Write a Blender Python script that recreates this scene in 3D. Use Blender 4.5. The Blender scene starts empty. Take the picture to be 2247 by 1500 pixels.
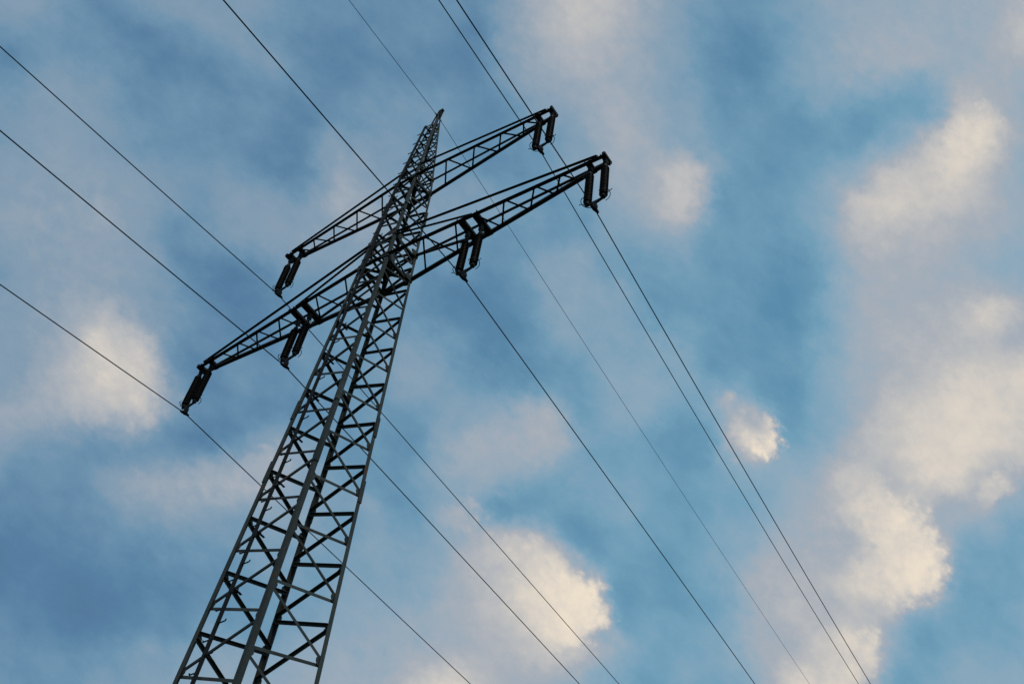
import bpy, bmesh, math, random
from mathutils import Vector, Matrix
random.seed(7)
S = bpy.context.scene
C = S.collection
R = math.radians

# ------------------------------------------------------------------ camera
OZ = 3.54                                   # lower crossarm stands at 20 + OZ above the tower foot
CAM = Vector((14.8476, -11.1465, -3.9378 + OZ))
RX = Vector((0.82543222, 0.55484093, 0.10398646))
UX = Vector((0.37731291, -0.67929303, 0.62944098))
FX = Vector((-0.4198769, 0.48032543, 0.770059))
cd = bpy.data.cameras.new('camera')
cam = bpy.data.objects.new('camera', cd)
C.objects.link(cam)
m = Matrix((RX, UX, -FX)).transposed().to_4x4()
m.translation = CAM
cam.matrix_world = m
cd.sensor_width = 36.0
cd.lens = 36.0 * 2335.3 / 2247.0
cd.clip_start = 0.1
cd.clip_end = 5000
S.camera = cam

# ------------------------------------------------------------------ exposure
S.view_settings.view_transform = 'Standard'
S.view_settings.look = 'None'
S.view_settings.exposure = 0
S.view_settings.gamma = 1
S.view_settings.use_curve_mapping = False

# ------------------------------------------------------------------ sun
SUN_EL = R(50)                              # veiled sun high on the right, behind the viewer
sd = Vector((math.cos(R(-32)) * math.cos(SUN_EL), math.sin(R(-32)) * math.cos(SUN_EL), math.sin(SUN_EL)))
sl = bpy.data.lights.new('sun', 'SUN')
sl.energy = 1.5
sl.angle = R(14)
sl.color = (1.0, 0.93, 0.82)
so = bpy.data.objects.new('sun', sl)
C.objects.link(so)
so.location = (40, -20, 60)
so.rotation_euler = sd.to_track_quat('Z', 'Y').to_euler()

# ------------------------------------------------------------------ world: evening sky with broken cloud
W = bpy.data.worlds.new('World')
S.world = W
W.use_nodes = True
nt = W.node_tree
nt.nodes.clear()
N, L = nt.nodes, nt.links


def setin(sock, v):
    if hasattr(v, 'is_output'):
        L.new(v, sock)
    else:
        sock.default_value = v


def M(op, a, b=0.0, c=0.0, clamp=False):
    n = N.new('ShaderNodeMath')
    n.operation = op
    n.use_clamp = clamp
    setin(n.inputs[0], a)
    setin(n.inputs[1], b)
    setin(n.inputs[2], c)
    return n.outputs[0]


def V(op, a, b=(0, 0, 0), c=(0, 0, 0)):
    n = N.new('ShaderNodeVectorMath')
    n.operation = op
    setin(n.inputs[0], a)
    setin(n.inputs[1], b)
    if op == 'MULTIPLY_ADD':
        setin(n.inputs[2], c)
    return n.outputs['Value'] if op in ('DOT_PRODUCT', 'LENGTH', 'DISTANCE') else n.outputs['Vector']


def noise(vec, scale, detail=5, rough=0.55, color=False):
    n = N.new('ShaderNodeTexNoise')
    setin(n.inputs['Vector'], vec)
    n.inputs['Scale'].default_value = scale
    n.inputs['Detail'].default_value = detail
    n.inputs['Roughness'].default_value = rough
    return n.outputs['Color' if color else 'Fac']


def comb(x, y, z):
    n = N.new('ShaderNodeCombineXYZ')
    setin(n.inputs[0], x); setin(n.inputs[1], y); setin(n.inputs[2], z)
    return n.outputs[0]


def sep(v):
    n = N.new('ShaderNodeSeparateXYZ')
    L.new(v, n.inputs[0])
    return n.outputs


def sstep(x, lo, hi):
    n = N.new('ShaderNodeMapRange')
    n.interpolation_type = 'SMOOTHSTEP'
    setin(n.inputs['Value'], x)
    n.inputs['From Min'].default_value = lo
    n.inputs['From Max'].default_value = hi
    return n.outputs['Result']


tc = N.new('ShaderNodeTexCoord')
D = V('NORMALIZE', tc.outputs['Generated'])
# chart of this part of the sky: a plane tangent to the celestial sphere, fixed in world directions
SKZ = (-0.4198769, 0.48032543, 0.770059)
SKX = (0.82543222, 0.55484093, 0.10398646)
SKY = (-0.37731291, 0.67929303, -0.62944098)
dz = V('DOT_PRODUCT', D, SKZ)
dzc = M('MAXIMUM', dz, 0.2)
u = M('MULTIPLY_ADD', M('DIVIDE', V('DOT_PRODUCT', D, SKX), dzc), 23.353, 11.235)
v = M('MULTIPLY_ADD', M('DIVIDE', V('DOT_PRODUCT', D, SKY), dzc), 23.353, 7.5)
chart = comb(u, v, 0.0)
# the readings fade into the general cloud field some way beyond their rim
front = M('MULTIPLY', M('MULTIPLY', sstep(u, -5.0, -0.6), M('SUBTRACT', 1.0, sstep(u, 23.1, 27.5))),
          M('MULTIPLY', sstep(v, -5.0, -0.6), M('SUBTRACT', 1.0, sstep(v, 15.6, 20.0))))
# turbulence is read on a tilted slice so that no lattice direction lines up with the chart
slic = comb(M('MULTIPLY_ADD', u, 0.83, M('MULTIPLY', v, 0.41)), M('MULTIPLY_ADD', v, 0.79, M('MULTIPLY_ADD', u, -0.47, 3.3)), M('MULTIPLY_ADD', u, 0.31, M('MULTIPLY_ADD', v, -0.45, 7.7)))
# wind-torn edges: warp the chart with turbulence at three scales
w1 = V('SUBTRACT', noise(slic, 0.5, 2, 0.5, True), (0.5, 0.5, 0.5))
w2 = V('SUBTRACT', noise(slic, 1.5, 4, 0.55, True), (0.5, 0.5, 0.5))
w0 = V('SUBTRACT', noise(V('ADD', slic, (5.1, 9.0, 21.5)), 4.0, 6, 0.66, True), (0.5, 0.5, 0.5))
wv = V('MULTIPLY_ADD', w1, (0.55, 0.55, 0), V('MULTIPLY_ADD', w2, (0.60, 0.60, 0), V('MULTIPLY_ADD', w0, (0.46, 0.46, 0), chart)))
uu, vv, _ = sep(wv)
uu = M('MINIMUM', M('MAXIMUM', uu, -0.75), 23.25)
vv = M('MINIMUM', M('MAXIMUM', vv, -0.75), 15.75)

# cloud thickness / brightness, 0..99, one reading per 75 chart units across and down
STEP = 0.75
GRID = [
 '44 44 36 26 38 44 42 40 36 28 26 30 28 30 26 46 60 72 66 54 44 34 28 38 48 50 51 51 54 55 62',
 '38 38 33 30 18 30 36 36 36 26 24 26 26 24 22 46 60 66 62 50 38 28 24 34 46 52 54 54 54 58 68',
 '20 34 40 36 28 24 26 32 36 26 22 26 28 26 24 44 54 60 58 50 38 20 18 32 46 54 55 54 53 56 56',
 '38 42 44 40 32 30 28 28 30 26 24 31 33 31 25 33 44 52 58 50 36 26 26 28 38 36 33 32 64 62 52',
 '40 42 44 42 36 30 34 32 22 22 40 39 37 31 23 27 36 46 58 56 42 30 28 22 24 26 36 60 84 76 52',
 '46 47 46 46 42 36 36 34 28 28 52 44 40 36 32 32 34 44 54 58 70 38 24 26 34 50 66 70 78 62 50',
 '47 48 49 52 46 38 38 44 42 42 56 52 46 44 40 36 32 34 48 58 70 28 24 28 40 69 77 73 67 59 53',
 '46 48 50 50 44 26 34 40 44 46 48 48 40 36 30 28 26 31 39 45 47 30 26 32 40 61 63 63 59 55 49',
 '38 46 50 50 46 34 20 16 30 34 36 40 32 24 20 26 46 45 29 31 33 26 22 20 22 53 59 59 55 51 47',
 '42 48 54 56 46 34 24 17 24 30 32 34 28 22 18 22 38 45 43 25 29 24 22 18 32 51 59 61 65 75 61',
 '46 50 56 78 66 36 28 24 26 30 34 34 42 34 20 18 30 37 39 39 37 24 22 22 36 55 61 65 65 65 61',
 '44 52 66 80 76 40 24 30 30 28 32 34 44 38 30 20 24 32 44 46 36 26 24 18 36 53 59 67 75 75 79',
 '54 56 62 68 70 42 24 28 28 30 32 32 34 36 44 50 54 34 42 44 30 40 40 26 36 51 69 75 79 79 77',
 '46 40 34 26 34 28 18 22 48 44 30 30 28 46 56 56 60 44 32 26 18 30 72 34 42 57 71 79 81 79 75',
 '28 28 32 40 52 56 56 58 52 44 36 26 30 48 54 46 36 32 34 28 24 32 42 48 54 75 63 79 77 63 57',
 '24 24 28 34 42 46 46 46 46 42 36 40 24 44 36 20 26 32 32 28 26 30 38 50 58 78 82 60 54 50 36',
 '16 18 22 26 28 32 32 34 38 38 38 42 40 46 62 74 60 22 26 26 24 34 50 58 54 66 84 86 41 35 33',
 '18 14 10 12 16 20 24 28 34 38 42 40 40 54 62 70 90 78 26 24 26 38 60 62 64 78 84 84 35 31 31',
 '24 18 12 12 18 24 28 32 36 40 44 48 50 56 64 72 86 92 30 28 28 36 54 70 64 66 58 34 33 33 35',
 '32 28 26 28 36 36 41 43 45 47 51 50 54 58 60 62 70 70 48 32 32 34 58 62 72 78 48 28 33 37 39',
 '36 28 32 40 42 44 49 49 51 53 55 54 66 80 66 58 54 48 34 30 32 30 44 74 84 78 40 32 41 45 45']
G = [[float(t) / 100 for t in row.split()] for row in GRID]
G = [[r[0]] * 2 + r + [r[-1]] * 2 for r in G]
G = [G[0]] * 2 + G + [G[-1]] * 2
nr, nc = len(G), len(G[0])
SG = 0.80
K = math.exp(-1.0 / SG ** 2)
amp = 1.0 / (SG * math.sqrt(math.pi))
KER = [amp * math.exp(-(k / SG) ** 2) for k in range(5)]


def smooth_grid(A):
    B = [[sum(KER[abs(i - k)] * r[k] for k in range(nc) if abs(i - k) < 5) for i in range(nc)] for r in A]
    return [[sum(KER[abs(j - k)] * B[k][i] for k in range(nr) if abs(j - k) < 5) for i in range(nc)] for j in range(nr)]


G0 = [r[:] for r in G]
for _ in range(4):                          # weights whose smooth sum gives back the readings
    Q = smooth_grid(G)
    G = [[G[j][i] + 0.9 * (G0[j][i] - Q[j][i]) for i in range(nc)] for j in range(nr)]


def basis(x, i):
    d = M('MULTIPLY_ADD', x, 1.0 / STEP, -float(i - 2))
    return M('MULTIPLY', M('POWER', K, M('MULTIPLY', d, d)), amp)


UB = [basis(uu, i) for i in range(nc)]
VB = [basis(vv, j) for j in range(nr)]
field = 0.0
for j0 in range(0, nr, 3):
    acc = (0, 0, 0)
    js = [j for j in (j0, j0 + 1, j0 + 2)]
    for i in range(nc):
        wts = tuple(G[j][i] if j < nr else 0.0 for j in js)
        acc = V('MULTIPLY_ADD', comb(UB[i], UB[i], UB[i]), wts, acc)
    vb = comb(*[VB[j] if j < nr else 0.0 for j in js])
    field = M('ADD', V('DOT_PRODUCT', acc, vb), field)

# fine billows; behind the viewer the sky carries the same kind of broken cloud
n1 = M('SUBTRACT', noise(slic, 0.8, 5, 0.5), 0.5)
n2 = M('SUBTRACT', noise(V('ADD', slic, (31.7, 8.2, 4.0)), 3.2, 6, 0.58), 0.5)
det = M('MULTIPLY_ADD', n1, 0.10, M('MULTIPLY', n2, 0.12))
det = M('MULTIPLY', det, M('MULTIPLY_ADD', sstep(field, 0.18, 0.52), 0.75, 0.30))   # clear air is smooth, cloud is not
field = M('ADD', field, det)
# thin veils across the clear gaps
n3 = noise(V('MULTIPLY', V('ADD', slic, (2.0, 40.0, 3.0)), (0.95, 1.15, 1.0)), 0.85, 6, 0.56)
veil = M('MULTIPLY', M('SUBTRACT', n3, 0.44), M('SUBTRACT', 1.0, sstep(field, 0.30, 0.56)))
field = M('MULTIPLY_ADD', veil, 0.36, field)
# heaped clouds with billowed edges, brighter towards the sun on the right:
# value, brightening along the right side, centre, radii, tilt, edge softness, opacity
w3 = V('SUBTRACT', noise(V('ADD', slic, (3.1, 17.0, 5.5)), 1.3, 3, 0.5, True), (0.5, 0.5, 0.5))
w4 = V('SUBTRACT', noise(V('ADD', slic, (11.3, 2.0, 9.5)), 3.6, 6, 0.68, True), (0.5, 0.5, 0.5))
wp = V('MULTIPLY_ADD', w3, (1.0, 1.0, 0), V('MULTIPLY_ADD', w4, (0.62, 0.62, 0), chart))
PUFFS = [
 (0.70, 0.10, 2.50, 8.45, 1.25, 1.25, 0, 0.85, 0.45), (0.54, 0.05, 4.40, 10.72, 1.4, 0.52, -5, 0.7, 0.55),
 (0.60, 0.06, 5.60, 10.30, 0.90, 0.50, -20, 0.7, 0.55), (0.50, 0.05, 12.35, 5.85, 0.55, 0.55, 0, 0.8, 0.55),
 (0.42, 0.02, 13.4, 7.05, 1.6, 0.65, 38, 0.7, 0.55), (0.70, 0.08, 14.9, 4.15, 0.75, 0.75, 0, 0.8, 0.4),
 (0.62, 0.06, 10.10, 11.40, 0.58, 0.34, -10, 0.7, 0.7), (0.58, 0.05, 11.6, 9.6, 0.7, 0.7, 10, 0.8, 0.4),
 (0.76, 0.12, 11.55, 12.75, 1.15, 0.90, 15, 0.60, 0.7), (0.88, 0.10, 12.25, 13.35, 1.05, 0.95, 0, 0.60, 0.8),
 (0.50, 0.03, 13.30, 14.10, 0.50, 0.18, 25, 0.9, 0.7), (0.78, 0.08, 18.95, 10.95, 0.62, 0.55, 10, 0.7, 0.65),
 (0.84, 0.10, 19.65, 12.15, 1.05, 1.25, -8, 0.60, 0.75), (0.58, -0.04, 18.2, 11.9, 0.75, 0.6, 0, 0.9, 0.6),
 (0.76, 0.12, 18.35, 14.45, 1.05, 0.65, -8, 0.55, 0.65), (0.56, 0.05, 17.0, 13.6, 0.6, 0.8, 0, 0.8, 0.4),
 (0.92, 0.06, 16.62, 9.48, 0.60, 0.50, 35, 0.70, 0.95), (0.50, 0.0, 16.45, 9.0, 0.75, 0.45, 40, 0.9, 0.5),
 (0.62, 0.04, 15.88, 8.78, 0.36, 0.22, -25, 0.9, 0.8), (0.72, 0.05, 21.60, 10.9, 0.60, 0.28, -28, 0.9, 0.85),
 (0.80, 0.08, 21.35, 3.0, 0.85, 0.40, -52, 0.8, 0.5)]
lean = (0.85, -0.10, 0.0)
# cauliflower lobes: rounded bulges parted by creases, at two sizes
lob1 = M('ABSOLUTE', M('SUBTRACT', noise(V('ADD', slic, (7.7, 23.0, 1.5)), 2.0, 2, 0.5), 0.5))
lob2 = M('ABSOLUTE', M('SUBTRACT', noise(V('ADD', slic, (1.7, 3.0, 31.5)), 5.5, 4, 0.6), 0.5))
rough = M('MULTIPLY_ADD', lob1, -2.4, M('MULTIPLY_ADD', lob2, -1.0, 0.36))
for val, gr, cx, cy, sx, sy, rot, soft, op in PUFFS:
    n = N.new('ShaderNodeMapping')
    n.vector_type = 'TEXTURE'
    L.new(wp, n.inputs['Vector'])
    n.inputs['Location'].default_value = (cx, cy, 0)
    n.inputs['Rotation'].default_value = (0, 0, R(rot))
    n.inputs['Scale'].default_value = (sx, sy, 1)
    q = n.outputs['Vector']
    r2 = V('DOT_PRODUCT', q, q)
    # crisp on the sunward side, melting away on the other
    sw = sstep(V('DOT_PRODUCT', q, lean), -0.7, 0.5)
    rim = M('MULTIPLY_ADD', rough, 1.0, r2)
    hard = M('SUBTRACT', 1.0, sstep(rim, 1.0 - soft, 1.0 + soft))
    melt = M('POWER', 0.36788, M('MULTIPLY', r2, 1.1))
    gate = M('MULTIPLY_ADD', sw, M('SUBTRACT', hard, melt), melt)
    tgt = M('MULTIPLY_ADD', V('DOT_PRODUCT', q, lean), gr, M('MULTIPLY_ADD', rough, -0.12, M('ADD', det, val)))
    field = M('MULTIPLY_ADD', M('MULTIPLY', gate, op), M('SUBTRACT', tgt, field), field)
gen = M('MULTIPLY_ADD', noise(D, 2.6, 6, 0.55), 1.6, -0.42)
mixf = N.new('ShaderNodeMix')
mixf.data_type = 'FLOAT'
L.new(front, mixf.inputs['Factor'])
L.new(gen, mixf.inputs['A'])
L.new(field, mixf.inputs['B'])
T = mixf.outputs['Result']

sky = N.new('ShaderNodeTexSky')
sky.sky_type = 'NISHITA'
sky.sun_disc = False
sky.sun_elevation = SUN_EL
sky.sun_rotation = math.atan2(sd.x, sd.y)
sky.altitude = 200
sky.air_density = 1.0
sky.dust_density = 1.0
sky.ozone_density = 1.0


def lin(c):
    c /= 255.0
    return c / 12.92 if c <= 0.04045 else ((c + 0.055) / 1.055) ** 2.4


def rgb(r, g, b):
    return (lin(r), lin(g), lin(b), 1)


STR = 0.1
def make_ramp(stops):
    ramp = N.new('ShaderNodeValToRGB')
    el = ramp.color_ramp.elements
    while len(el) < len(stops):
        el.new(0.5)
    for e, (p, c) in zip(el, stops):
        e.position = p
        e.color = rgb(*c)
    L.new(T, ramp.inputs['Fac'])
    return ramp.outputs['Color']


HIGH = [(0.60, (166, 174, 184)), (0.72, (193, 192, 191)), (0.86, (228, 217, 202)), (0.97, (247, 232, 206))]
# the air is greyer high up on the left and clearer, more cyan, low down on the right
rampL = make_ramp([(0.0, (78, 114, 150)), (0.18, (87, 128, 162)), (0.34, (107, 145, 173)), (0.48, (134, 157, 177))] + HIGH)
rampR = make_ramp([(0.0, (82, 136, 168)), (0.18, (96, 148, 178)), (0.34, (117, 161, 186)), (0.48, (142, 169, 188))] + HIGH)
side = sstep(M('MULTIPLY_ADD', V('DOT_PRODUCT', D, SKX), 1.0, M('MULTIPLY', V('DOT_PRODUCT', D, SKY), 0.8)), -0.30, 0.32)
mr = N.new('ShaderNodeMix')
mr.data_type = 'RGBA'
L.new(side, mr.inputs['Factor'])
L.new(rampL, mr.inputs['A'])
L.new(rampR, mr.inputs['B'])
cloudc = V('SCALE', mr.outputs['Result'])
cloudc.node.inputs['Scale'].default_value = 1.0 / STR
# clear air from the sky model shows where the cloud is thinnest
clear = M('SUBTRACT', 1.0, sstep(T, 0.05, 0.42))
mixc = N.new('ShaderNodeMix')
mixc.data_type = 'RGBA'
L.new(M('MULTIPLY', clear, 0.15), mixc.inputs['Factor'])
L.new(cloudc, mixc.inputs['A'])
skyc = V('MULTIPLY', sky.outputs['Color'], (1.0, 1.0, 1.0))
L.new(skyc, mixc.inputs['B'])
bg = N.new('ShaderNodeBackground')
L.new(mixc.outputs['Result'], bg.inputs['Color'])
bg.inputs['Strength'].default_value = STR
out = N.new('ShaderNodeOutputWorld')
L.new(bg.outputs[0], out.inputs['Surface'])
W.cycles.sampling_method = 'MANUAL'
W.cycles.sample_map_resolution = 512


# ------------------------------------------------------------------ materials
def mat(name, c1, c2, scale, rough, c3=None, metal=0.0, spec=0.5, thr=0.6, vary=0.0):
    mt = bpy.data.materials.new(name)
    mt.use_nodes = True
    t = mt.node_tree
    b = t.nodes['Principled BSDF']
    b.inputs['Roughness'].default_value = rough
    b.inputs['Metallic'].default_value = metal
    b.inputs['Specular IOR Level'].default_value = spec
    co = t.nodes.new('ShaderNodeTexCoord')
    nz = t.nodes.new('ShaderNodeTexNoise')
    nz.inputs['Scale'].default_value = scale
    nz.inputs['Detail'].default_value = 6
    t.links.new(co.outputs['Object'], nz.inputs['Vector'])
    mx = t.nodes.new('ShaderNodeMix')
    mx.data_type = 'RGBA'
    t.links.new(nz.outputs['Fac'], mx.inputs['Factor'])
    mx.inputs['A'].default_value = (*c1, 1)
    mx.inputs['B'].default_value = (*c2, 1)
    res = mx.outputs['Result']
    if c3:
        n2 = t.nodes.new('ShaderNodeTexNoise')
        n2.inputs['Scale'].default_value = scale * 0.45
        n2.inputs['Detail'].default_value = 8
        n2.inputs['Roughness'].default_value = 0.7
        t.links.new(co.outputs['Object'], n2.inputs['Vector'])
        r = t.nodes.new('ShaderNodeMapRange')
        r.inputs['From Min'].default_value = thr
        r.inputs['From Max'].default_value = thr + 0.12
        t.links.new(n2.outputs['Fac'], r.inputs['Value'])
        m2 = t.nodes.new('ShaderNodeMix')
        m2.data_type = 'RGBA'
        t.links.new(r.outputs['Result'], m2.inputs['Factor'])
        t.links.new(res, m2.inputs['A'])
        m2.inputs['B'].default_value = (*c3, 1)
        res = m2.outputs['Result']
    if vary:                                # members left the zinc bath at different times
        oi = t.nodes.new('ShaderNodeObjectInfo')
        mr_ = t.nodes.new('ShaderNodeMapRange')
        mr_.inputs['To Min'].default_value = 1.0 - vary
        mr_.inputs['To Max'].default_value = 1.0 + vary
        t.links.new(oi.outputs['Random'], mr_.inputs['Value'])
        vm = t.nodes.new('ShaderNodeVectorMath')
        vm.operation = 'SCALE'
        t.links.new(res, vm.inputs[0])
        t.links.new(mr_.outputs['Result'], vm.inputs['Scale'])
        res = vm.outputs['Vector']
    t.links.new(res, b.inputs['Base Color'])
    return mt


STEEL = mat('weathered_green_grey_steel', (0.012, 0.020, 0.023), (0.066, 0.074, 0.067), 8.0, 0.65, (0.095, 0.046, 0.024), spec=0.2, thr=0.56, vary=0.40)
ARMST = mat('dark_steel', (0.010, 0.012, 0.014), (0.017, 0.018, 0.019), 7.0, 0.7, (0.028, 0.016, 0.010), spec=0.12)  # darker steel tone for the crossarms, climbing rail, plan braces and peak cap
PORC = mat('brown_glazed_porcelain', (0.0035, 0.0024, 0.002), (0.0055, 0.0036, 0.003), 6.0, 0.5, spec=0.08)
FIT = mat('dark_galvanised_fittings', (0.005, 0.006, 0.007), (0.009, 0.010, 0.011), 12.0, 0.6, spec=0.12)
ALU = mat('weathered_conductor_strand', (0.010, 0.011, 0.014), (0.016, 0.017, 0.020), 30.0, 0.6, spec=0.12)
CONC = mat('weathered_concrete', (0.22, 0.21, 0.19), (0.33, 0.32, 0.30), 5.0, 0.9)
GRASS = mat('meadow_grass', (0.020, 0.036, 0.012), (0.050, 0.062, 0.022), 0.6, 0.95, (0.06, 0.05, 0.028), spec=0.1)


# ------------------------------------------------------------------ mesh helpers
def obj(name, bm, material, parent=None):
    me = bpy.data.meshes.new(name)
    bmesh.ops.recalc_face_normals(bm, faces=bm.faces)
    bm.to_mesh(me)
    bm.free()
    me.materials.append(material)
    o = bpy.data.objects.new(name, me)
    C.objects.link(o)
    if parent:
        o.parent = parent
    return o


def tag(o, label=None, cat=None, group=None, kind=None):
    for k, val in (('label', label), ('category', cat), ('group', group), ('kind', kind)):
        if val:
            o[k] = val
    return o


def empty(name, loc=(0, 0, 0)):
    o = bpy.data.objects.new(name, None)
    o.empty_display_size = 0.3
    o.location = loc
    C.objects.link(o)
    return o


def loft(bm, rings):
    vs = [[bm.verts.new(p) for p in r] for r in rings]
    n = len(vs[0])
    for a, b in zip(vs[:-1], vs[1:]):
        for i in range(n):
            bm.faces.new((a[i], a[(i + 1) % n], b[(i + 1) % n], b[i]))
    bm.faces.new(list(reversed(vs[0])))
    bm.faces.new(vs[-1])


def lring(p, a, b, w, t, w2=None):
    w2 = w if w2 is None else w2
    return [p, p + a * w, p + a * w + b * t, p + a * t + b * t, p + a * t + b * w2, p + b * w2]


def angle_bar(bm, p, q, a, b, w, t=0.008, w2=None):
    """rolled steel angle from p to q: one flange along a, the other along b"""
    p, q = Vector(p), Vector(q)
    d = (q - p).normalized()
    a = Vector(a); a = (a - d * a.dot(d)).normalized()
    b = Vector(b); b = (b - d * b.dot(d)); b = (b - a * b.dot(a)).normalized()
    loft(bm, [lring(p - a * w * 0.5, a, b, w, t, w2), lring(q - a * w * 0.5, a, b, w, t, w2)])


def bar(bm, p, q, up, w, h):
    p, q = Vector(p), Vector(q)
    d = (q - p).normalized()
    up = Vector(up); up = (up - d * up.dot(d)).normalized()
    s = d.cross(up)
    r = lambda c: [c - s * w / 2 - up * h / 2, c + s * w / 2 - up * h / 2, c + s * w / 2 + up * h / 2, c - s * w / 2 + up * h / 2]
    loft(bm, [r(p), r(q)])


def channel(bm, p, q, up, w, h, t=0.012):
    """U-section laid flat: web of width w below, two flanges of height h"""
    p, q = Vector(p), Vector(q)
    d = (q - p).normalized()
    up = Vector(up); up = (up - d * up.dot(d)).normalized()
    s = d.cross(up)
    def r(c):
        a, b = c - s * w / 2, c + s * w / 2
        return [a, b, b + up * h, b - s * t + up * h, b - s * t + up * t, a + s * t + up * t, a + s * t + up * h, a + up * h]
    loft(bm, [r(p), r(q)])


def tube(bm, pts, r, n=6):
    pts = [Vector(p) for p in pts]
    rr = r if isinstance(r, (list, tuple)) else [r] * len(pts)
    rings = []
    ref = None
    for i, p in enumerate(pts):
        d = (pts[min(i + 1, len(pts) - 1)] - pts[max(i - 1, 0)]).normalized()
        if ref is None:
            ref = d.orthogonal().normalized()
        ref = (ref - d * ref.dot(d)).normalized()
        s = d.cross(ref)
        rings.append([p + (ref * math.cos(k * 2 * math.pi / n) + s * math.sin(k * 2 * math.pi / n)) * rr[i] for k in range(n)])
    loft(bm, rings)


# ------------------------------------------------------------------ ground: a grassy hillside
def ground_z(x, y):
    return 0.18 * 260 * math.tanh(y / 260.0) + 0.25 * math.sin(x * 0.05 + 1.3) * math.sin(y * 0.043) - 0.04


bm = bmesh.new()
xs = [-3000, -1500, -800, -400, -220, -140, -100] + list(range(-80, 81, 5)) + [100, 140, 220, 400, 800, 1500, 3000]
gv = [[bm.verts.new((x, y, ground_z(x, y))) for x in xs] for y in xs]
for j in range(len(xs) - 1):
    for i in range(len(xs) - 1):
        bm.faces.new((gv[j][i], gv[j][i + 1], gv[j + 1][i + 1], gv[j + 1][i]))
g = obj('ground', bm, GRASS)
for p in g.data.polygons:
    p.use_smooth = True
tag(g, 'grassy hillside under the power line', 'ground', kind='structure')

# ------------------------------------------------------------------ the lattice tower
ZL = 20.0 + OZ
DZU, HP = 4.574, 5.2394
ZU = ZL + DZU
ZT = ZU + HP
HTL, HTU = 1.1814, 0.8266


def hw(z):
    if z < ZL:
        return 0.513 + (0.8563 - 0.513) / 12 * (ZL - z)
    if z < ZU:
        return 0.513 + (0.3939 - 0.513) * (z - ZL) / DZU
    return 0.3939 + (0.0361 - 0.3939) * (z - ZU) / HP


SGN = {'A': (-1, -1), 'B': (1, -1), 'C': (1, 1), 'D': (-1, 1)}


def P(k, z, inset=0.0):
    sx, sy = SGN[k]
    w = hw(z) - inset
    return Vector((sx * w, sy * w, z))


tower = empty('transmission_tower', (0, 0, 0))
tag(tower, 'tall dark steel lattice power pylon with two crossarms, rising from the bottom left', 'pylon')

LEGW = lambda z: 0.112 if z < 12 + OZ else (0.100 if z < ZL else (0.085 if z < ZU else 0.068))
for k, (sx, sy) in SGN.items():
    bm = bmesh.new()
    st = [-0.3, 4, 8, 12 + OZ, 12.001 + OZ, 18, ZL, ZL + .001, ZU, ZU + .001, ZU + 2.5, ZT - 0.05]
    rings = []
    for z in st:
        w = LEGW(z)
        if z > ZU + 2:
            w = 0.060 if z < ZT - 1 else 0.052
        c = hw(z) + 0.028 * w / 0.1
        a, b = Vector((-sx, 0, 0)), Vector((0, -sy, 0))
        rings.append(lring(Vector((sx * c, sy * c, z)), a, b, w, 0.014))
    loft(bm, rings)
    leg = obj('leg', bm, STEEL, tower)
    for zs in (5.2, 12 + OZ, 17.6, ZU - 1.4):
        bm = bmesh.new()
        c = hw(zs) + 0.045
        w = LEGW(zs - .01)
        q = Vector((sx * c, sy * c, zs))
        dn = Vector((sx * 0.0286, sy * 0.0286, -1)) * 0.33
        loft(bm, [lring(q + dn, Vector((-sx, 0, 0)), Vector((0, -sy, 0)), w, 0.010),
                  lring(q - dn, Vector((-sx, 0, 0)), Vector((0, -sy, 0)), w, 0.010)])
        obj('splice_plate', bm, STEEL, leg)
    bm = bmesh.new()
    c = hw(-0.1)
    gz = ground_z(sx * c, sy * c)
    rings = []
    for z, r in ((-1.2, 0.55), (gz + 0.02, 0.42), (gz + 0.28, 0.36), (gz + 0.31, 0.33)):
        rings.append([Vector((sx * c + r * math.cos(t * math.pi / 8), sy * c + r * math.sin(t * math.pi / 8), z)) for t in range(16)])
    loft(bm, rings)
    obj('foundation', bm, CONC, tower)

# lattice nodes up the legs; every face is one zigzag between the two node sets
S1 = [-2.9, -1.25, 0.4, 2.05, 3.66, 5.24, 6.79, 8.34, 9.81, 11.25, 12.66, 14.08, 15.47, 16.87, 18.16, 19.40, 20.45, 21.18, 22.3, 23.35, 24.25, 25.1, 25.85, 26.55, 27.15, 27.7, 28.2, 28.65, 29.05]
S2 = [-2.1, -0.45, 1.2, 2.85, 4.45, 6.05, 7.60, 9.08, 10.56, 11.95, 13.37, 14.72, 16.16, 17.46, 18.74, 19.92, 20.80, 21.75, 22.85, 23.85, 24.7, 25.5, 26.2, 26.85, 27.45, 27.95, 28.45, 28.85]
FACES = [('A', 'B', (0, -1, 0)), ('B', 'C', (1, 0, 0)), ('C', 'D', (0, 1, 0)), ('D', 'A', (-1, 0, 0))]
Zv = Vector((0, 0, 1))
foot = bmesh.new()
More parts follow.
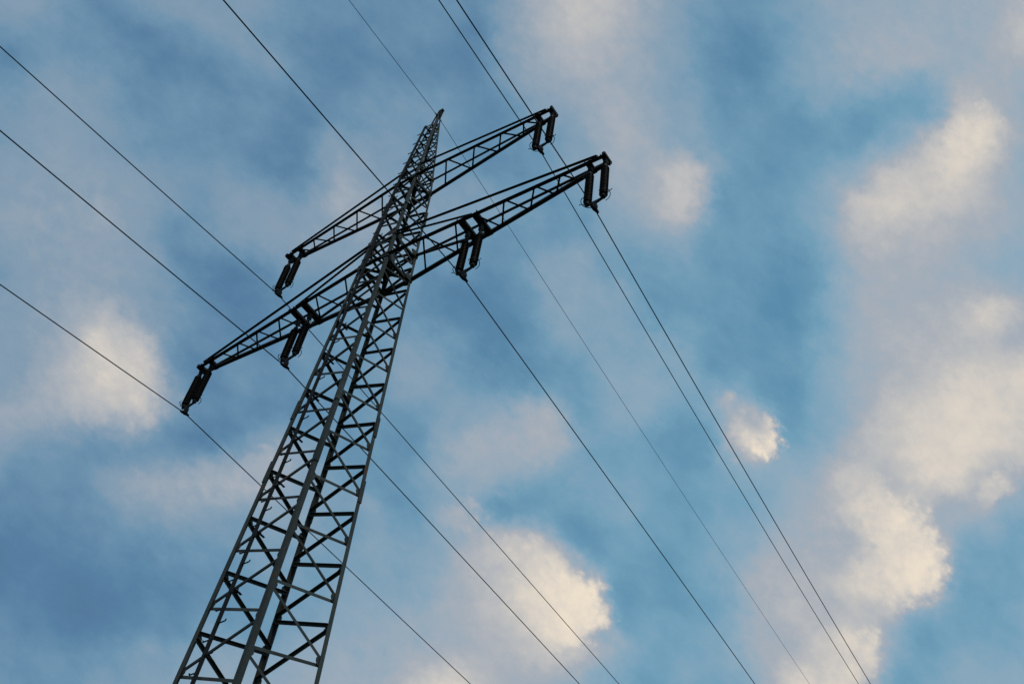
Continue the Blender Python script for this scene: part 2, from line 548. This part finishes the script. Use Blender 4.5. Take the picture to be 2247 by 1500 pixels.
for ka, kb, nrm in FACES:
    nrm = Vector(nrm)
    seq = []
    for i, z in enumerate(S1):
        seq.append((ka, z + OZ))
        if i < len(S2):
            seq.append((kb, S2[i] + OZ))
    for i, ((k0, z0), (k1, z1)) in enumerate(zip(seq[:-1], seq[1:])):
        zm = (z0 + z1) / 2
        f = 0.068 if zm < ZL - 4 else (0.058 if zm < ZU else 0.042)
        if zm > ZU + 2:
            f = 0.034
        o = min(0.07, (z1 - z0) * 0.09)
        flat = k0 == kb                              # strut rising to the leading leg / brace falling back
        ins = 0.020 if flat else 0.030
        p, q = P(k0, z0 + o) - nrm * ins, P(k1, z1 - o) - nrm * ins
        if zm < OZ + 5.6:                            # below the picture: one mesh for the foot of the tower
            angle_bar(foot, p, q, -Zv, -nrm, f, 0.007)
            continue
        bm = bmesh.new()
        angle_bar(bm, p, q, -Zv, -nrm, f, 0.007)
        obj('lattice_strut' if flat else 'diagonal_brace', bm, STEEL, tower)
    for k, S_ in ((ka, S1), (kb, S2)):               # joint plates bolted inside the leg flange
        other = kb if k == ka else ka
        for z in S_:
            if not 6.5 < z < 18.5:
                continue
            z += OZ
            c = P(k, z)
            t_ = P(other, z) - c
            t_.normalize()
            c = c - nrm * 0.010 - t_ * 0.02
            outl = [(0, -.13), (.12, -.10), (.17, -.03), (.17, .03), (.12, .10), (0, .13)]
            bm = bmesh.new()
            loft(bm, [[c + t_ * a_ + Zv * b_ - nrm * dd for a_, b_ in outl] for dd in (-.004, .004)])
            obj('gusset_plate', bm, STEEL, tower)

tag(obj('lower_lattice', foot, STEEL, tower), kind='stuff')

# heavier framing and gussets where the crossarms join
for zc, f in ((ZL, 0.10), (ZL + HTL, 0.075), (ZU, 0.085), (ZU + HTU, 0.06)):
    for ka, kb, nrm in (('B', 'C', (1, 0, 0)), ('A', 'D', (-1, 0, 0)), ('A', 'B', (0, -1, 0)), ('D', 'C', (0, 1, 0))):
        nrm = Vector(nrm)
        if zc in (ZL, ZU) and abs(nrm.y) > .5:
            continue                                        # the bottom chords of the arms run through here
        bm = bmesh.new()
        angle_bar(bm, P(ka, zc) - nrm * 0.040, P(kb, zc) - nrm * 0.040, Zv, -nrm, f, 0.009)
        obj('crossarm_beam', bm, STEEL, tower)
    if zc in (ZL, ZU):
        for ka, kb, dzz in (('A', 'C', 0.05), ('B', 'D', 0.07)):
            bm = bmesh.new()
            angle_bar(bm, P(ka, zc + dzz, .05), P(kb, zc + dzz, .05), Vector((1, 0.1, 0)), Zv, f, 0.008)
            obj('plan_brace', bm, ARMST, tower)
    for k, (sx, sy) in SGN.items():
        s = 0.30 if zc < ZU - .1 else 0.22
        for ax in (0, 1):
            c = hw(zc) - 0.012
            bm = bmesh.new()
            q = P(k, zc)
            if ax == 0:
                ctr = Vector((sx * (c - s * 0.32), sy * (c + 0.058), zc))
                e = (s, 0.010, s * 0.75)
            else:
                ctr = Vector((sx * (c + 0.058), sy * (c - s * 0.32), zc))
                e = (0.010, s, s * 0.75)
            pts = []
            for zz, kx in ((-.5, .62), (-.2, 1), (.2, 1), (.5, .62)):
                pts.append((zz, kx))
            n = Vector((0, 1, 0)) if ax == 0 else Vector((1, 0, 0))
            tdir = Vector((sx, 0, 0)) if ax == 0 else Vector((0, sy, 0))
            outl = [ctr + tdir * s * .5 + Zv * e[2] * -.5, ctr + tdir * s * .5 + Zv * e[2] * .5] + \
                   [ctr - tdir * s * (kx - .5) + Zv * e[2] * zz for zz, kx in reversed(pts)]
            loft(bm, [[p - n * .005 for p in outl], [p + n * .005 for p in outl]])
            obj('gusset_plate', bm, STEEL, tower)

# peak: cap block and clamp for the earth wire
bm = bmesh.new()
bar(bm, (0.03, 0.0, ZT - 0.30), (0.07, 0.0, ZT + 0.10), (1, 0, 0), 0.12, 0.13)
bar(bm, (-0.05, 0.0, ZT + 0.02), (0.17, 0.0, ZT + 0.10), (0, 0, 1), 0.10, 0.07)
obj('peak_cap', bm, ARMST, tower)
ZE = ZU + 4.9542
bm = bmesh.new()
tube(bm, [(0.014, -0.22, ZE - 0.045), (0.008, -0.10, ZE - 0.01), (0, 0, ZE), (-0.008, 0.10, ZE), (-0.014, 0.22, ZE + 0.01)], [0.014, 0.028, 0.034, 0.028, 0.014], 8)
obj('earth_wire_clamp', bm, FIT, tower)

# ------------------------------------------------------------------ climbing rail up the middle of the AB face
RD = 0.26
railp = lambda z: Vector((0.0, -hw(z) - RD, z))
bm = bmesh.new()
zs = [2.5, 8, 14, ZL, ZU, ZU + 2.2, ZU + 3.55]
rings = []
for z in zs:
    p = railp(z)
    w, h, t = 0.060 if z < ZU else 0.055, 0.06, 0.010
    a, b = p - Vector((w / 2, 0, 0)), p + Vector((w / 2, 0, 0))
    yv = Vector((0, 1, 0))
    rings.append([a, b, b + yv * h, b - Vector((t, 0, 0)) + yv * h, b - Vector((t, 0, 0)) + yv * t, a + Vector((t, 0, 0)) + yv * t, a + Vector((t, 0, 0)) + yv * h, a + yv * h])
loft(bm, rings)
rail = obj('climbing_rail', bm, ARMST, tower)
z, side = 3.2, 1
ztop = ZU + 3.5
proto = {}
while z < ztop:
    for sd_ in (-1, 1):
        if sd_ not in proto:
            bm = bmesh.new()
            tube(bm, [(0.028 * sd_, 0.03, 0), (0.20 * sd_, 0.03, 0), (0.213 * sd_, 0.03, 0.012), (0.216 * sd_, 0.03, 0.04)], 0.014, 8)
            tube(bm, [(0.028 * sd_, 0.03, 0), (0.046 * sd_, 0.03, 0)], 0.02, 6)
            me = bpy.data.meshes.new('step_bolt')
            bmesh.ops.recalc_face_normals(bm, faces=bm.faces)
            bm.to_mesh(me); bm.free()
            me.materials.append(ARMST)
            proto[sd_] = me
    o = bpy.data.objects.new('step_bolt', proto[side])
    C.objects.link(o)
    o.parent = rail
    o.location = railp(z)
    side = -side
    z += 0.355
for z in [a + OZ for a in S1[3:-2]]:
    bm = bmesh.new()
    p = railp(z - 0.02)
    angle_bar(bm, p + Vector((0.0, 0.03, 0)), p + Vector((0.0, RD + 0.03, 0)), (1, 0, 0), (0, 0, 1), 0.055, 0.008)
    obj('rail_bracket', bm, ARMST, rail)
bm = bmesh.new()
tp = railp(ztop + .05)
tube(bm, [tp, tp + Vector((0, .04, .16)), tp + Vector((0, .18, .2)), Vector((0, -hw(ztop + .15) + .02, ztop + .15))], 0.016, 8)
obj('rail_hoop', bm, STEEL, rail)


# ------------------------------------------------------------------ crossarms
def crossarm(side, zb, ztop_, xtip, xset, inner, near, far, cw):
    """side +1 / -1; near/far are node distances along the chord that starts on the lit (first) side"""
    yt = 0.13
    w0 = hw(zb) + 0.012
    wt = hw(ztop_) + 0.010
    X = Vector((1, 0, 0)); Y = Vector((0, 1, 0))

    def chord(x, sy):
        f = (x - w0) / (xtip - 0.25 - w0)
        return Vector((side * x, sy * (w0 + (yt - w0) * f), zb))
    bm = bmesh.new()
    start = 0.0
    for sy in (-1, 1):
        angle_bar(bm, Vector((0, sy * w0, zb)), chord(w0, sy), Y * sy, Zv, cw, 0.010, cw * .8)
        angle_bar(bm, chord(w0, sy), chord(xtip, sy), Y * sy, Zv, cw, 0.010, cw * .8)
        top0 = Vector((side * wt, sy * wt, ztop_))
        tip = Vector((side * (xtip - 0.22), sy * (yt + 0.02), zb + 0.13))
        angle_bar(bm, top0, tip, Y * sy, Zv, cw * (0.72 if sy < 0 else 0.55), 0.009)
    arm = obj('crossarm', bm, ARMST, tower)
    nodes_n, nodes_f = near, far
    sn = -side                                           # the chord carrying the first nodes
    for i, (xa, xb) in enumerate(zip(nodes_n, nodes_f)):
        bm = bmesh.new()
        angle_bar(bm, chord(xa, sn) + Zv * 0.014, chord(xb, -sn) + Zv * 0.014, (1, 0, 0), Zv, 0.05, 0.007)
        obj('lattice_bar', bm, ARMST, arm)
        nx = nodes_f[i + 1] if i + 1 < len(nodes_f) else xb + 0.75
        if nx is None or nx > xtip - .3:
            continue
        xs_ = xa + (0.55 if inner and abs(xa - 2.75) < .1 else 0.0)
        bm = bmesh.new()
        angle_bar(bm, chord(xs_ + 0.04, sn) + Zv * 0.022, chord(nx - 0.04, -sn) + Zv * 0.022, (1, 0, 0), Zv, 0.055, 0.007)
        obj('lattice_bar', bm, ARMST, arm)
    hb = [abs(xset) - 0.224, abs(xset) + 0.224]
    if inner:
        hb += [abs(inner) - 0.224, abs(inner) + 0.224]
    for x in hb:
        bm = bmesh.new()
        p, q = chord(x, -1) + Zv * -0.002, chord(x, 1) + Zv * -0.002
        e = Vector((0, 0.06, 0))
        channel(bm, p - e - Zv * 0.012, q + e - Zv * 0.012, Zv, 0.19 if inner and x < 4 else 0.15, 0.10)
        obj('hanger_beam', bm, ARMST, arm)
    bm = bmesh.new()
    bar(bm, Vector((side * (xtip - 0.02), -yt - 0.05, zb + 0.05)), Vector((side * (xtip - 0.02), yt + 0.05, zb + 0.05)), Zv, 0.07, 0.13)
    obj('tip_plate', bm, ARMST, arm)
    if inner:
        for sy in (-1, 1):
            bm = bmesh.new()
            p = Vector((side * wt, sy * (wt - .05), ztop_ - 0.05))
            q = chord(abs(inner) + 0.1, sy) + Zv * 0.10
            angle_bar(bm, p, q, Y * sy, Zv, 0.065, 0.008)
            obj('arm_stay', bm, ARMST, arm)
    return arm


LN, LF = [1.70, 2.75, 4.28, 5.20, 5.97], [1.08, 2.25, 3.80, 4.75, 5.60]
UN, UF = [1.54, 2.56, 3.50, 4.30], [0.98, 2.08, 3.12, 4.05]
SETS = {'UR': (4.9938, 24.3265, 1.4702), 'UL': (-4.9554, 24.1485, 1.4546), 'LR': (6.9996, 19.6777, 1.4684),
        'LL': (-7.0977, 19.7417, 1.4589), 'IR': (3.1442, 19.5082, 1.4692), 'IL': (-3.0118, 19.5484, 1.4477)}
a1 = crossarm(1, ZL, ZL + HTL, 7.26, 7.0, 3.14, LN, LF, 0.105)
a2 = crossarm(-1, ZL, ZL + HTL, 7.40, 7.09, 3.01, LN, LF, 0.105)
a3 = crossarm(1, ZU, ZU + HTU, 5.28, 4.99, None, UN, UF, 0.09)
a4 = crossarm(-1, ZU, ZU + HTU, 5.33, 4.955, None, UN, UF, 0.09)

# ------------------------------------------------------------------ insulator sets
HS, CD_ = 0.224, 0.3678


def rod_bm(l):
    """long-rod porcelain insulator, hanging down from z=0"""
    prof = [(0.0, 0.026), (-0.09, 0.026)]
    n = 19
    z0, z1 = -0.10, -l + 0.10
    for i in range(n):
        z = z0 + (z1 - z0) * i / n
        p = (z1 - z0) / n
        prof += [(z, 0.086), (z + p * .10, 0.092), (z + p * .55, 0.110), (z + p * .76, 0.110), (z + p * .84, 0.088)]
    prof += [(z1, 0.040), (-l + 0.09, 0.028), (-l, 0.028)]
    bm = bmesh.new()
    k = 14
    loft(bm, [[Vector((r * math.cos(t * 2 * math.pi / k), r * math.sin(t * 2 * math.pi / k), z)) for t in range(k)] for z, r in prof])
    return bm


def cap_bm(z, dirn):
    bm = bmesh.new()
    k = 12
    prof = [(z + 0.03, 0.045), (z + 0.01, 0.066), (z - 0.09, 0.066), (z - 0.105, 0.05)]
    loft(bm, [[Vector((r * math.cos(t * 2 * math.pi / k), r * math.sin(t * 2 * math.pi / k), zz)) for t in range(k)] for zz, r in prof])
    return bm


def insulator_set(key, label, zarm):
    x, zt, l = SETS[key]
    zt += OZ
    root = empty('insulator_set', (x, 0, zt))
    tag(root, label, 'insulator', 'double insulator strings hanging from the crossarms')
    sx0 = 1 if x > 0 else -1
    for s in (-1, 1):
        rod = obj('insulator_rod', rod_bm(l), PORC, root)
        rod.location = (s * HS, 0, 0)
        obj('end_cap', cap_bm(0, 1), FIT, rod)
        obj('end_cap', cap_bm(-l + 0.085, 1), FIT, rod)
        # top arcing horn: a hook bending outwards and down
        bm = bmesh.new()
        o = s
        tube(bm, [(0.0, 0, 0.01), (o * .10, -.01, 0.045), (o * .165, -.02, 0.0), (o * .175, -.025, -.09), (o * .15, -.03, -.17)], 0.010, 6)
        obj('arcing_horn', bm, FIT, rod)
        # bottom arcing horn: open racket round the outer half of the rod with a straight tail
        bm = bmesh.new()
        pts = [(0, 0, -l + .0)]
        for t in range(-6, 7):
            a = t * math.pi / 10.5
            pts.append((o * (.165 * math.cos(a)), .165 * math.sin(a), -l + .10 + .05 * math.cos(a)))
        tube(bm, pts[1:], 0.010, 6)
        tube(bm, [(0, 0, -l - .01), (o * .09, 0, -l + .05), (o * .165, 0, -l + .15), (o * .25, 0, -l + .175)], 0.010, 6)
        obj('arcing_horn', bm, FIT, rod)
        # shackle and link up to the hanger beam
        bm = bmesh.new()
        up = zarm - zt
        tube(bm, [(s * HS, 0, -0.02), (s * HS, 0, up * .45)], 0.045, 8)
        bar(bm, (s * HS, 0, up * .35), (s * HS, 0, up + 0.03), (1, 0, 0), 0.11, 0.10)
        bar(bm, (s * HS, -.07, up * .72), (s * HS, .07, up * .72), (1, 0, 0), 0.06, 0.06)
        obj('hanger_link', bm, FIT, root)
    # yoke plate, long side up, apex down
    bm = bmesh.new()
    outl = [(-HS - .06, .02), (-HS - .06, -.05), (-.07, -.115), (.07, -.115), (HS + .06, -.05), (HS + .06, .02), (HS - .1, -.015), (-HS + .1, -.015)]
    loft(bm, [[Vector((px, -.022, -l + pz)) for px, pz in outl], [Vector((px, .022, -l + pz)) for px, pz in outl]])
    obj('yoke_plate', bm, FIT, root)
    # suspension clamp: link, hinge and boat-shaped body round the conductor
    bm = bmesh.new()
    zc = -l - CD_
    bar(bm, (0, 0, -l - .08), (0, 0, zc + .10), (1, 0, 0), 0.05, 0.085)
    bar(bm, (-.055, 0, zc + .11), (.055, 0, zc + .11), Zv, 0.10, 0.13)
    tube(bm, [(-.02, -.15, zc - .032), (-.01, -.08, zc - .01), (0, 0, zc + .008), (.01, .08, zc + .012), (.02, .15, zc + .014)],
         [0.024, 0.045, 0.058, 0.045, 0.024], 8)
    obj('suspension_clamp', bm, FIT, root)
    return root


insulator_set('UR', 'double black insulator string hanging at the right tip of the upper crossarm', ZU)
insulator_set('UL', 'double black insulator string hanging at the left tip of the upper crossarm', ZU)
insulator_set('LR', 'double black insulator string hanging at the right tip of the lower crossarm', ZL)
insulator_set('LL', 'double black insulator string hanging at the left tip of the lower crossarm', ZL)
insulator_set('IR', 'double black insulator string halfway along the right half of the lower crossarm', ZL)
insulator_set('IL', 'double black insulator string halfway along the left half of the lower crossarm', ZL)

# ------------------------------------------------------------------ wires: (drift, slope, curvature) towards the viewer / away
WIRES = {
 'UR': ((-0.12372, 0.27866, 0.000407), (-0.11969, -0.09749, 0.000886)),
 'LR': ((-0.12161, 0.27956, 0.000436), (-0.11740, -0.09748, 0.000889)),
 'IR': ((-0.12311, 0.27812, 0.000292), (-0.10756, -0.09523, -0.000250)),
 'UL': ((-0.11572, 0.28351, 0.000485), (-0.11061, -0.09183, 0.000007)),
 'IL': ((-0.11872, 0.28107, 0.000342), (-0.10944, -0.09451, -0.000088)),
 'LL': ((-0.11802, 0.28232, 0.000428), (-0.11271, -0.09125, 0.000246)),
 'E': ((-0.11726, 0.28120, 0.000392), (-0.11509, -0.08768, 0.000502))}
WL = {'UR': 'black conductor wire clamped under the right tip of the upper crossarm',
      'LR': 'black conductor wire clamped under the right tip of the lower crossarm',
      'IR': 'black conductor wire from the inner insulator string on the right of the lower crossarm',
      'UL': 'black conductor wire clamped under the left tip of the upper crossarm',
      'IL': 'black conductor wire from the inner insulator string on the left of the lower crossarm',
      'LL': 'black conductor wire clamped under the left tip of the lower crossarm',
      'E': 'thinnest wire, the earth wire running over the very top of the pylon'}
for k, (wn, wf) in WIRES.items():
    if k == 'E':
        p0, r = Vector((0, 0, ZE)), 0.0095
    else:
        x, zt, l = SETS[k]
        p0, r = Vector((x, 0, zt + OZ - l - CD_)), 0.0155
    ts = [0, .5, 1, 2, 3, 4, 6] + [8 + 3 * i for i in range(50)]
    pts = []
    for t in reversed(ts[1:]):
        pts.append(p0 + Vector((-wn[0] * t, -t, -wn[1] * t + wn[2] * t * t)))
    for t in ts:
        pts.append(p0 + Vector((wf[0] * t, t, -wf[1] * t + wf[2] * t * t)))
    bm = bmesh.new()
    tube(bm, pts, r, 6)
    o = obj('earth_wire' if k == 'E' else 'conductor_wire', bm, ALU)
    for p in o.data.polygons:
        p.use_smooth = True
    tag(o, WL[k], 'wire', None if k == 'E' else 'conductor wires of the power line')

S.cycles.max_bounces = 5
S.cycles.diffuse_bounces = 3
